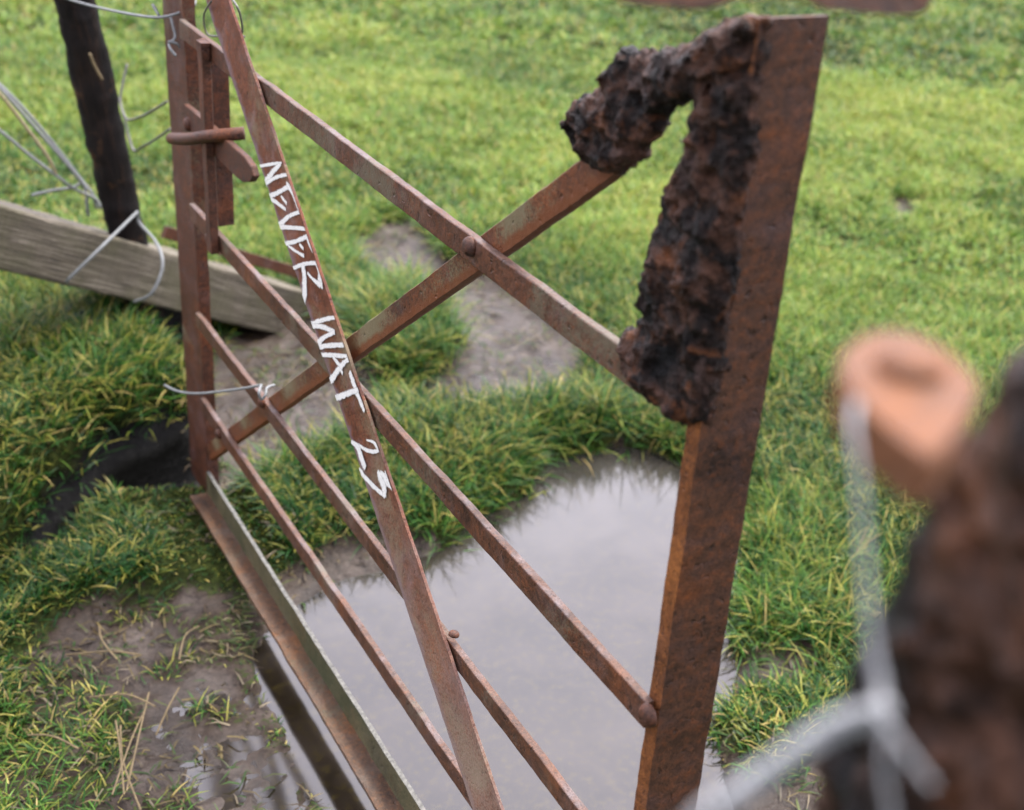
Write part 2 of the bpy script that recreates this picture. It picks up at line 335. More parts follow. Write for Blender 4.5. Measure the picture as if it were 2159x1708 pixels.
def lettering():
    bm=bmesh.new(); uvl=bm.loops.layers.uv.new('UVMap'); XL=U-.0075-.0007; lay=0
    for (ox,oy,sc),strokes in STK:
        for st in strokes:
            lay+=1
            P=[(on_x((ox+x/sc)/1.158,(oy+y/sc)/1.158,XL),wd) for x,y,wd in st]
            pts=[];W=[]
            for i in range(len(P)-1):
                a=P[max(i-1,0)];b=P[i];c=P[i+1];d=P[min(i+2,len(P)-1)]
                for k in range(10):
                    t=k/10
                    pts.append(.5*((2*b[0])+(c[0]-a[0])*t+(2*a[0]-5*b[0]+4*c[0]-d[0])*t*t+(3*b[0]-a[0]-3*c[0]+d[0])*t**3)); W.append(b[1]*(1-t)+c[1]*t)
            pts.append(P[-1][0]); W.append(P[-1][1])
            # extend ends a little
            e=(pts[0]-pts[1]).normalized(); pts.insert(0,pts[0]+e*W[0]/sc*.0003); W.insert(0,W[0])
            e=(pts[-1]-pts[-2]).normalized(); pts.append(pts[-1]+e*W[-1]/sc*.0003); W.append(W[-1])
            dep=1.75; row=[]; n=len(pts)
            for i,p in enumerate(pts):
                tg=(pts[min(i+1,n-1)]-pts[max(i-1,0)]); tg.x=0; tg.normalize(); nn=Vector((0,-tg.z,tg.y))
                # pixel width -> metres across the plane (the plane is seen at about 50 degrees across Y)
                dp=(p-Vector(CAM)).length
                q=p+nn*.001
                def px(v):
                    r=np.array(v)-CAM; f=-(r@cb); return np.array([(r@cr)/f,(r@cu)/f])*F
                ppm=np.linalg.norm(px(q)-px(p))/.001
                tpx=px(p+tg*.001)-px(p); npx=px(q)-px(p); tpx/=np.linalg.norm(tpx)
                perp=abs(npx[0]*tpx[1]-npx[1]*tpx[0])/.001
                hw=min(W[i]/sc/1.158/perp*.5*1.5,.0125)
                off=Vector((-.00004*lay,0,0))
                row.append([bm.verts.new(p+off+nn*hw*v) for v in (-1,0,1)])
            for i in range(n-1):
                for j in range(2):
                    f=bm.faces.new((row[i][j],row[i+1][j],row[i+1][j+1],row[i][j+1]))
                    for l,(vv,uu) in zip(f.loops,((j-1,i),(j-1,i+1),(j,i+1),(j,i))): l[uvl].uv=(uu,vv+1)
    # clip strokes to the face of the brace
    for v in bm.verts:
        o=v.co-WA; a=o.dot(WN); lim=.0725*U
        if a>lim: v.co-=WN*(a-lim)
        if a<-lim: v.co+=WN*(-lim-a)
    return bm
def chalk():
    m,nt,b,out=newmat('white chalk paint')
    uv=N(nt,'ShaderNodeUVMap'); sp=N(nt,'ShaderNodeSeparateXYZ'); nt.links.new(uv.outputs[0],sp.inputs[0])
    v=objvec(nt); n=tex(nt,430,5,.7,v); n2=tex(nt,1300,3,.7,v); nn=tex(nt,130,3,.6,v)
    d=mth(nt,'ABSOLUTE',mth(nt,'SUBTRACT',sp.outputs[1],1.0))
    e=mth(nt,'ADD',d,mth(nt,'MULTIPLY',mth(nt,'SUBTRACT',n,.5),.95))
    e=mth(nt,'ADD',e,mth(nt,'MULTIPLY',mth(nt,'SUBTRACT',n2,.5),.45))
    e=mth(nt,'ADD',e,mth(nt,'MULTIPLY',mth(nt,'SUBTRACT',nn,.5),.9))
    al=ramp(nt,e,[(.62,(1,1,1)),(.86,(.0,.0,.0))])
    nt.links.new(ramp(nt,n,[(.28,(.26,.25,.22)),(.48,(.70,.70,.66))]),b.inputs['Base Color']); b.inputs['Roughness'].default_value=.8
    nt.links.new(al,b.inputs['Alpha']); bump(nt,b,n,.5,.0006); return m
lt=link('chalk_lettering',lettering(),chalk(),wb); lt.location=(0,0,0)
lt['label']='white hand drawn capitals reading NEVER WAT 23'
# ------------------------------------------------ rivets
def rivet(px,py,X,r,ax=-X1,mat='latch',parent=gate):
    bm=bmesh.new(); dome(bm,on_x(px,py,X),ax,r*U,r*U*.75); return link('rivet',bm,MAT[mat],parent,True)
rivet(992,520,U-.0005,.018); rivet(1368,1508,U-.0005,.019); rivet(430,100,U-.0005,.024); rivet(444,503,U-.0005,.02); rivet(398,262,U-.0005,.02); rivet(553,848,U-.0005,.016); rivet(462,915,U-.0005,.016)
bm=bmesh.new(); dome(bm,on_x(957,1338,U+.004),Z1+X1*.2,.007,.005); link('rivet',bm,MAT['latch'],gate,True)
# ------------------------------------------------ latch on the far stile
def bar(name,pts_out,X0,th,mat,seed):
    """flat bar cut to an outline in the gate plane"""
    pl=[on_x(x,y,U) for x,y in pts_out]
    bm=bmesh.new(); a=[bm.verts.new(Vector((X0,p.y,p.z))) for p in pl]; b=[bm.verts.new(Vector((X0+th,p.y,p.z))) for p in pl]
    n=len(pl); bm.faces.new(a); bm.faces.new(b[::-1])
    for i in range(n): bm.faces.new((a[i],b[i],b[(i+1)%n],a[(i+1)%n]))
    bmesh.ops.bevel(bm,geom=bm.edges[:],offset=.0012,segments=2,affect='EDGES')
    return link(name,bm,MAT[mat],gate)
bar('latch_lever',[(382,221),(388,219),(450,272),(515,330),(530,352),(535,372),(528,384),(512,384),(498,372),(440,312),(386,266)],U-.001,.011,'latch',1)
# two keeper straps, seen nearly edge on
for (pa,pb,xo,wd,nm,tk) in (((441,88),(459,528),-.016,.03,'keeper_strap',.008),((430,120),(443,474),.030,.052,'keeper_strap',.008)):
    A=on_x(*pa,X=U); B=on_x(*pb,X=U); A.x=B.x=U; A.y=B.y=(A.y+B.y)/2
    bm=bmesh.new()
    if xo<0: pf=rrect(xo,-.0015,-tk*1.6,tk*1.6,.0015)
    else: pf=rrect(T+.002,T+xo,-.007,.007,.0015)
    sweep(bm,pf,A,B,X1,Y1,60,.0008,pa[0]); link(nm,bm,MAT['latch'],gate)
bm=bmesh.new()
a=on_x(362,292,U-.022); tube(bm,[a,on_x(400,293,U-.020),on_x(432,288,U-.016),on_x(470,285,U+.0),on_x(515,281,U+.03)],.0105,12); link('latch_pin',bm,MAT['latch'],gate,True)
# ------------------------------------------------ corroded joint between rear brace and near stile
LA=[(1317,92),(1300,129),(1269,185),(1225,202),(1208,238),(1199,274),(1222,330),(1272,364),(1306,372),(1334,361),(1372,312),(1396,274),(1402,246),(1457,214),(1530,175),(1604,150),(1620,40),(1591,18),(1552,36),(1516,45),(1446,98),(1418,95),(1362,104)]
LB=[(1470,165),(1468,224),(1462,291),(1436,340),(1408,385),(1388,467),(1373,562),(1359,628),(1361,662),(1322,701),(1316,775),(1384,840),(1452,900),(1496,900),(1514,779),(1534,667),(1558,500),(1578,356),(1592,250),(1606,150)]
def crust(name,polys,X,rmax,mat,seed,parent,hole=None,step=.004,voxel=.003,disp=(.010,.006),depth=.03,cav=.5):
    """a lump of flaking rust: outline in a vertical plane, inflated to a real thickness, knobbly front and back"""
    bm=bmesh.new(); hp=on_x(*hole,X=X) if hole else None; n_=mnoise
    for pi_,pl in enumerate(polys):
        q=[(lambda p:(p.y,p.z))(on_x(x,y,X)) for x,y in pl]
        ya=min(a for a,_ in q);yb=max(a for a,_ in q);za=min(b for _,b in q);zb_=max(b for _,b in q)
        ny=int((yb-ya)/step)+2; nz_=int((zb_-za)/step)+2; V={}
        def vt(i,j,sd):
            k=(i,j,sd)
            if k not in V:
                y=ya+i*step; z=za+j*step; d=edist(q,y,z) if inside(q,y,z) else 0
                t=min(d/rmax,1); t=math.sqrt(max(0,1-(1-t)**2))
                p=Vector((seed+pi_*3,y,z)); g=n_.fractal(p*45+Vector((sd*9,0,0)),1.,2.,4); v_=n_.voronoi(p*48+n_.noise_vector(p*40)*.5+Vector((sd*5,0,0)))[0]
                big=n_.noise(p*16+Vector((sd*4,0,0)))
                th=depth*t*(.60+.5*big+.25*g+cav*min(.9,(v_[1]-v_[0])*1.3))+.002
                V[k]=bm.verts.new((X+sd*th,y,z))
            return V[k]
        def ok(i,j):
            y=ya+(i+.5)*step; z=za+(j+.5)*step
            y+=.006*n_.noise(Vector((y*90,z*90,seed))); z+=.006*n_.noise(Vector((y*90,z*90,seed+5)))
            if hp and math.hypot(hp.y-y,hp.z-z)<.0065: return False
            return inside(q,y,z)
        C={(i,j) for i in range(-1,ny+1) for j in range(-1,nz_+1) if ok(i,j)}
        for (i,j) in C:
            for sd in (-1,1): bm.faces.new([vt(a,b,sd) for a,b in ((i,j),(i+1,j),(i+1,j+1),(i,j+1))])
            for (di,dj,e) in ((-1,0,((0,0),(0,1))),(1,0,((1,0),(1,1))),(0,-1,((0,0),(1,0))),(0,1,((0,1),(1,1)))):
                if (i+di,j+dj) not in C:
                    (a0,b0),(a1,b1)=e
                    try: bm.faces.new((vt(i+a0,j+b0,-1),vt(i+a1,j+b1,-1),vt(i+a1,j+b1,1),vt(i+a0,j+b0,1)))
                    except ValueError: pass
    o=link(name,bm,mat,parent,True)
    m=o.modifiers.new('r','REMESH'); m.mode='VOXEL'; m.voxel_size=voxel; m.use_smooth_shade=True
    for i,(sz,st) in enumerate(((.022,disp[0]),(.006,disp[1]))):
        t=bpy.data.textures.new(name+'tex','CLOUDS'); t.noise_scale=sz; t.noise_depth=3; t.noise_type='HARD_NOISE'
        d=o.modifiers.new('d','DISPLACE'); d.texture=t; d.strength=st; d.mid_level=.5; d.texture_coords='LOCAL'
    return o
crust('rusted_joint',[LA,LB],U+.014,.022,MAT['crust'],3,gate,hole=(1522,186),voxel=.0026,disp=(.008,.005),depth=.023)
# ---------------------------------------------------------------- tie wires on and about the gate
def wire(name,label,paths,mat,rad,cat='wire',group=None,parent=None):
    bm=bmesh.new()
    for p in paths: tube(bm,p,rad,8,5)
    o=link(name,bm,mat,parent,True)
    if parent is None: tag(o,label,cat,group)
    return o
D=at_depth
wire('tie_wire','pale slack wire from the black post round the far gate stile, knotted end dangling',
 [[D(90,-25,2.6),D(150,0,2.5),D(225,20,2.42),D(300,34,2.33),D(345,36,2.28),D(385,24,2.26),D(411,8,2.26),D(408,-30,2.3)],
  [D(360,37,2.27),D(366,60,2.27),D(369,80,2.27),D(357,92,2.27),D(360,104,2.26),D(371,118,2.26)],[D(355,88,2.26),D(372,92,2.27),D(378,100,2.28)],
  [D(330,20,2.3),D(322,10,2.3),D(335,33,2.29)]],MAT['wire'],.0024)
wire('tie_wire','thin dark wire wrapped round the top end of the chalked brace',
 [[on_x(446,2,U-.018),on_x(432,25,U-.010),on_x(430,50,U+.004),on_x(440,74,U+.012),on_x(470,75,U+.02),on_x(500,66,U+.016)],[on_x(487,-6,U-.014),on_x(500,14,U-.016),on_x(508,38,U-.008),on_x(511,66,U-.002),on_x(506,72,U),on_x(516,78,U)]],MAT['wire_dark'],.0016)
wire('tie_wire','pale wire tied between the far stile and the knot on the rear brace',
 [[D(347,812,2.5),D(375,825,2.46),D(415,830,2.4),D(470,825,2.3),D(520,818,2.22),D(551,812,2.13)],
  [D(551,812,2.13),D(546,828,2.11),D(551,842,2.12),D(560,832,2.12),D(563,818,2.13),D(578,812,2.15)]],MAT['wire'],.0023)
# ---------------------------------------------------------------- fallen timber and the black post
def frame_obj(o,A,B):
    """put the mesh origin at A with local x along A->B so the grain follows the timber"""
    x=(B-A).normalized(); y=Z1.cross(x).normalized(); z=x.cross(y)
    Mx=Matrix(((x.x,y.x,z.x,A.x),(x.y,y.y,z.y,A.y),(x.z,y.z,z.z,A.z),(0,0,0,1)))
    o.data.transform(Mx.inverted()); o.matrix_world=Mx
BA=D(-190,378,2.50); BB=D(690,628,3.60)   # front top edge
bd=(BB-BA).normalized(); back=bd.cross(Z1); back=-back if back.dot(Vector((1,1,0)))<0 else back; back.z=0; back.normalize(); bup=back.cross(bd); bup=-bup if bup.z<0 else bup
BH=.130; BWd=.165
bm=bmesh.new(); sweep(bm,rrect(0,BWd,-BH,0,.007),BA,BB,back,bup,160,.0025,5.)
tb=link('fallen_timber',bm,MAT['timber']); frame_obj(tb,BA,BB)
tag(tb,'grey weathered square timber rail lying tilted behind the gate against the black post','timber')
# rusty strip lying along the back of its far end
bm=bmesh.new(); sweep(bm,rrect(0,.012,0,.03,.002),D(345,502,3.28),D(660,598,3.66),back,bup,60,.002,15.)
tag(link('rusty_strip',bm,MAT['far_stile']),'narrow rusty flat bar lying along the back edge of the weathered timber','metal bar')
PB=on_z(338,800,-.03); PT=D(150,-40,2.70); PT2=PB.lerp(PT,1.25)
bm=bmesh.new(); ax=(PT2-PB).normalized(); ex=ax.cross(Vector((0.3,1,0))).normalized(); ey=ax.cross(ex).normalized()
prof=[(.041*math.cos(a)*(1+.10*math.sin(3*a)),.041*math.sin(a)) for a in [2*math.pi*i/18 for i in range(18)]]
rings=sweep(bm,prof,PB,PT2,ex,ey,140,.006,205.)
bp=link('fence_post',bm,MAT['post'],None,True); tag(bp,'blackened round post leaning behind the weathered timber, left of the gate','post')
x_=ex; 
Mx=Matrix(((ex.x,ey.x,ax.x,PB.x),(ex.y,ey.y,ax.y,PB.y),(ex.z,ey.z,ax.z,PB.z),(0,0,0,1))); bp.data.transform(Mx.inverted()); bp.matrix_world=Mx
wire('tie_wire','stout bent wire lashing the weathered timber to the foot of the black post',
 [[D(140,596,2.86),D(150,583,2.84),D(215,520,2.86),D(289,447,2.98)],[D(289,447,2.98),D(294,470,3.0),D(325,505,2.98),D(341,540,2.94),D(340,575,2.93),D(318,620,2.93),D(283,636,2.96)]],MAT['wire'],.0036)
wire('fence_wire','bunch of slack grey fence wires sagging down to the timber at the left',
 [[D(-60,120,2.9),D(0,178,2.92),D(60,240,2.95),D(125,318,3.0),D(172,380,3.05),D(195,410,3.06),D(204,440,3.08)],
  [D(-50,130,2.9),D(10,196,2.92),D(68,262,2.95),D(140,345,3.0),D(178,395,3.05),D(183,430,3.06),D(186,455,3.08)],
  [D(-50,235,2.95),D(0,275,2.95),D(60,325,2.98),D(125,375,3.0),D(160,400,3.04),D(200,418,3.06),D(214,440,3.07)],
  [D(66,412,3.0),D(110,402,3.02),D(158,394,3.04),D(172,380,3.05)]],MAT['wire'],.0036)
wire('fence_wire','single ochre wire among the grey fence wires at the left',[[D(-50,150,2.85),D(0,198,2.88),D(45,255,2.92),D(100,330,2.97),D(120,372,3.0)]],MAT['wire_rust'],.0038)
wire('barbed_wire','thin dark barbed wire strand between the black post and the far stile',
 [[D(268,135,3.0),D(258,180,3.0),D(254,215,3.0),D(263,245,2.98),D(275,253,2.95),D(310,240,2.8),D(352,214,2.6)],
  [D(250,205,3.0),D(263,250,3.0),D(272,290,3.0),D(283,318,2.98),D(300,310,2.9),D(330,292,2.75),D(358,272,2.6)]],MAT['wire_dark'],.0028)
wire('straw_stalk','short dry stalk caught on the black post',[[D(189,113,2.66),D(200,140,2.68),D(216,168,2.7)]],MAT['straw'],.0028,'stalk')
# ---------------------------------------------------------------- blurred things close to the lens
npx=empty('corroded_post',(.36,.02,0),label='dark corroded blurred gatepost at the right edge with an orange lug',cat='post')
NP=[(2520,670),(2200,690),(2150,750),(2110,860),(2010,1000),(1950,1110),(1915,1230),(1850,1350),(1805,1470),(1785,1600),(1765,1760),(1740,2100),(2500,2100)]
crust('post_shaft',[NP],.33,.045,MAT['post_near'],11,npx,step=.005,voxel=.004,disp=(.004,.003),depth=.045,cav=.3)
bm=bmesh.new()                                         # lower shaft down to the ground, out of frame
q=on_x(2230,2060,.34)
prof=[(.055*math.cos(a),.055*math.sin(a)) for a in [2*math.pi*i/20 for i in range(20)]]
sweep(bm,prof,Vector((q.x+.01,q.y-.0,-.1)),Vector((q.x+.01,q.y,q.z)),X1,Y1,60,.008,300.); link('post_foot',bm,MAT['post'],npx,True)
ZL=1.352
LG=[(1768,762),(1785,725),(1825,700),(1870,692),(1930,698),(2000,735),(2060,790),(2066,820),(2050,850),(2010,920),(1972,968),(1955,968),(1900,925),(1830,862),(1780,808)]
bm=bmesh.new(); a=[bm.verts.new(on_z(x,y,ZL)) for x,y in LG]; b=[bm.verts.new(v.co-Vector((0,0,.0145))) for v in a]
n=len(a); bm.faces.new(a); bm.faces.new(b[::-1])
for i in range(n): bm.faces.new((a[i],b[i],b[(i+1)%n],a[(i+1)%n]))
bmesh.ops.bevel(bm,geom=bm.edges[:],offset=.0012,segments=3,affect='EDGES')
lg=link('lug',bm,MAT['lug'],npx)
bm=bmesh.new(); c=on_z(1917,780,ZL); dome(bm,c+Vector((0,0,.001)),Z1,.0092,.0045,28); pin=link('pin_head',bm,MAT['lug'],lg,True); pin.location=(0,0,0)
dd=.315
wire('hanging_wire','blurred pale wire hanging down from the orange lug of the near post',
 [[D(1806,850,.333),D(1800,900,.328),D(1812,1000,.322),D(1822,1150,.318),D(1832,1280,dd),D(1842,1380,dd),D(1856,1450,dd),D(1846,1500,.31),D(1815,1508,.31)],
  [D(1856,1470,.31),D(1866,1540,.31),D(1864,1620,.31),D(1876,1700,.312),D(1880,1760,.312)],
  [D(1850,1505,.305),D(1890,1560,.305),D(1930,1612,.305),D(1962,1655,.305)]],MAT['wire_near'],[.0013,.0009,.0007,.0007,.0009,.0012,.0013,.0013,.0013])
wire('twisted_wire','thick pale twisted wire bundle crossing low at the bottom right corner',
 [[D(1860+math.cos(k*1.3+p*1.1)*17-k*21,1500+math.sin(k*1.3+p)*17+k*(6 if k<5 else 15)-(0 if k<5 else 45),.31+math.sin(k*1.3+p)*.002) for k in range(0,20)] for p in (0,1.3,2.5,3.8,5.0)],MAT['wire_near'],.0016)
# rusty flat bar that runs across just above the frame
bm=bmesh.new(); TP=[(1280,-60),(1296,2),(1340,13),(1400,16),(1465,24),(1500,20),(1530,8),(1560,-8),(1690,-10),(1706,6),(1728,16),(1745,14),(1800,25),(1880,34),(1935,32),(1962,18),(1965,-20),(1950,-60)]
pl=[D(x,y,.62) for x,y in TP]; vd=D(1600,0,1.)-D(1600,0,.98); 
a=[bm.verts.new(p) for p in pl]; b=[bm.verts.new(p+vd.normalized()*.02) for p in pl]; n=len(a); bm.faces.new(a); bm.faces.new(b[::-1])
for i in range(n): bm.faces.new((a[i],b[i],b[(i+1)%n],a[(i+1)%n]))
bmesh.ops.bevel(bm,geom=bm.edges[:],offset=.0015,segments=2,affect='EDGES')
tag(link('corroded_bar',bm,MAT['near_stile']),'ragged rusty bar poking down from the top edge above the near stile','metal bar')
# ---------------------------------------------------------------- GROUND
def w2(pts): return np.array([(lambda v:(v.x,v.y))(on_z(x,y,0.)) for x,y in pts])
def pmask(poly,GX,GYY):
    x=GX.ravel(); y=GYY.ravel(); c=np.zeros(x.size,bool); j=len(poly)-1
    for i in range(len(poly)):
        xi,yi=poly[i]; xj,yj=poly[j]
        k=((yi>y)!=(yj>y)); 
        with np.errstate(divide='ignore',invalid='ignore'):
            xx=(xj-xi)*(y-yi)/((yj-yi) if yj!=yi else 1e-9)+xi
        c^=(k&(x<xx)); j=i
    return c.reshape(GX.shape).astype(float)
def blur(a,r):
    k=np.exp(-np.linspace(-2.2,2.2,2*r+1)**2/2*1.); k/=k.sum()
    a=np.apply_along_axis(lambda v:np.convolve(np.pad(v,r,'edge'),k,'valid'),0,a)
    return np.apply_along_axis(lambda v:np.convolve(np.pad(v,r,'edge'),k,'valid'),1,a)
def vnoise(x,y,scale,seed):
    """smooth value noise, vectorised"""
    x=x*scale+seed*17.3; y=y*scale+seed*9.1; xi=np.floor(x).astype(int); yi=np.floor(y).astype(int); fx=x-xi; fy=y-yi
    fx=fx*fx*(3-2*fx); fy=fy*fy*(3-2*fy)
    def h(a,b):
        n=(a*374761393+b*668265263+seed*1442695)&0x7fffffff; n=((n^(n>>13))*1274126177)&0x7fffffff; return ((n^(n>>16))&0xffff)/65535.
    return (h(xi,yi)*(1-fx)+h(xi+1,yi)*fx)*(1-fy)+(h(xi,yi+1)*(1-fx)+h(xi+1,yi+1)*fx)*fy
def fbm(x,y,s,seed,o=4):
    v=0;a=.5;t=0
    for i in range(o): v=v+a*vnoise(x,y,s*2**i,seed+i); t+=a; a*=.5
    return v/t
RES=.02; x0,x1,y0,y1=-.6,9.4,-.4,10.2
gx=np.arange(x0,x1,RES); gy=np.arange(y0,y1,RES); GXX,GYY=np.meshgrid(gx,gy,indexing='ij')
PUD=[w2([(1190,955),(1290,925),(1370,950),(1450,985),(1560,1100),(1545,1300),(1535,1420),(1518,1500),(1500,1600),(1545,1700),(1600,1800),(1600,2200),(860,2200),(770,1900),(690,1708),(640,1600),(592,1500),(545,1400),(570,1345),(640,1300),(700,1245),(790,1215),(900,1180),(985,1125),(1040,1095),(1100,1065),(1150,1010)])]
MUD=[w2([(780,500),(860,480),(930,560),(1020,590),(1130,650),(1240,740),(1215,810),(1150,885),(1020,895),(930,905),(870,860),(940,800),(985,750),(935,690),(895,660),(850,615),(790,590),(750,550)]),
     w2([(480,670),(580,660),(690,700),(760,780),(790,890),(750,965),(620,1020),(490,1000),(430,930),(460,800)]),
     w2([(100,1330),(250,1290),(420,1260),(560,1255),(680,1200),(830,1150),(920,1150),(900,1250),(600,1420),(660,1708),(760,2100),(-100,2300),(-200,1800),(-50,1650),(60,1500),(0,1400)]),
     w2([(1500,1440),(1560,1400),(1640,1370),(1700,1400),(1700,1470),(1560,1490),(1520,1560),(1600,1640),(1760,1640),(1800,1900),(1560,1900),(1470,1700)]),
     w2([(1870,430),(1920,440),(1925,465),(1880,475)]),w2([(430,1020),(560,1010),(540,1050),(430,1100)])]
DIT_SHADE=[w2([(250,640),(400,650),(425,830),(350,850),(280,770)]),w2([(430,915),(330,940),(215,990),(135,1055),(85,1115),(45,1180),(20,1235),(45,1240),(95,1180),(155,1125),(235,1070),(330,1050),(440,1030)])]  # shaded hollow at the black post's foot, then the ditch; shade is painted
BANK=[w2([(-300,640),(0,600),(230,600),(380,650),(410,800),(400,900),(390,925),(300,955),(190,1010),(90,1080),(10,1150),(-100,1240),(-400,1300)])]
SPARSE=[w2([(-100,1380),(60,1370),(180,1450),(230,1560),(260,1708),(300,1900),(-100,1900)]),w2([(1480,1500),(1640,1480),(1720,1600),(1640,1680),(1520,1640)])]
LUSH=[w2([(640,1230),(480,1240),(330,1290),(180,1330),(120,1280),(250,1170),(430,1060),(600,1000),(730,980),(830,900),(950,870),(1130,850),(1300,900),(1450,990),(1460,1050),(1180,960),(1100,1040),(1000,1100),(900,1160),(780,1190)]),
      w2([(740,700),(840,640),(960,680),(1010,740),(950,800),(860,840),(760,800)])]
def fld(ps,r): 
    a=np.zeros_like(GXX)
    for p in ps: a=np.maximum(a,pmask(p,GXX,GYY))
    return blur(a,r)
jit=.05*(fbm(GXX,GYY,9,3)-.5)
GXX0,GYY0=GXX,GYY
GXX=GXX0+.10*(fbm(GXX0,GYY0,7,3)-.5); GYY=GYY0+.10*(fbm(GXX0,GYY0,7,8)-.5)
fP=fld(PUD,2); fM=fld(MUD,2); fD=fld(DIT_SHADE,2); fB=fld(BANK,3); fS=fld(SPARSE,2); fL=fld(LUSH,2)
spr=np.clip((fbm(GXX0,GYY0,13,203,4)-.47)*8,0,1)*(GYY0<2.5)*(GXX0<.62); fS=np.clip(fS*.85+.85*spr*fM,0,1)
GXX,GYY=GXX0,GYY0
big=fbm(GXX,GYY,.8,21,4); med=fbm(GXX,GYY,6,31,4); sm=fbm(GXX,GYY,22,41,3)
edgeP=blur((fP>.5).astype(float),4)
grassy=np.clip(1-np.maximum(np.maximum(np.clip((fP-.35)*1.7,0,1),fM),np.clip((fD-.3)*2,0,1))+.75*fS,0,1)
Hh=.028+.03*(big-.5)+.02*(med-.5)+.012*(sm-.5)
Hh=Hh+.02*np.clip(blur(grassy,3),0,1)+.14*blur(fB,6)+.03*blur(fL,3)*np.clip(1-1.6*blur(fP,9),0,1)
mud=np.clip(fM,0,1)
flat=.012+.016*(med-.5)+.020*(sm-.5)
Hh=Hh*(1-mud*.85)+flat*mud*.85
Hh=Hh*(1-fD)+(.006+.01*sm)*fD
pd=np.clip((edgeP-.25)/.5,0,1)
Hh=Hh-(Hh-.012)*.7*np.clip(blur(fP,7)*1.8,0,1)*(GXX>.55)
Hh=Hh*(1-pd)+(-.03-.02*med)*pd
# wet margin at the lower left: mud barely above the water
wet=np.exp(-(((GXX-on_z(530,1600).x)/.17)**2+((GYY-on_z(520,1600).y)/.30)**2))
Hh=Hh-(.0150*wet)*(1-pd)+.014*(fbm(GXX,GYY,30,91,3)-.5)*wet*(1-pd)
Hh=np.where((Hh>.02)&(np.abs(GXX-U+.02)<.09)&(GYY<2.55),Hh*.45+.011,Hh)
rug=np.clip(blur(fM,3),0,1)*(1-pd); Hh=Hh+.016*(fbm(GXX,GYY,30,131,3)-.5)*rug
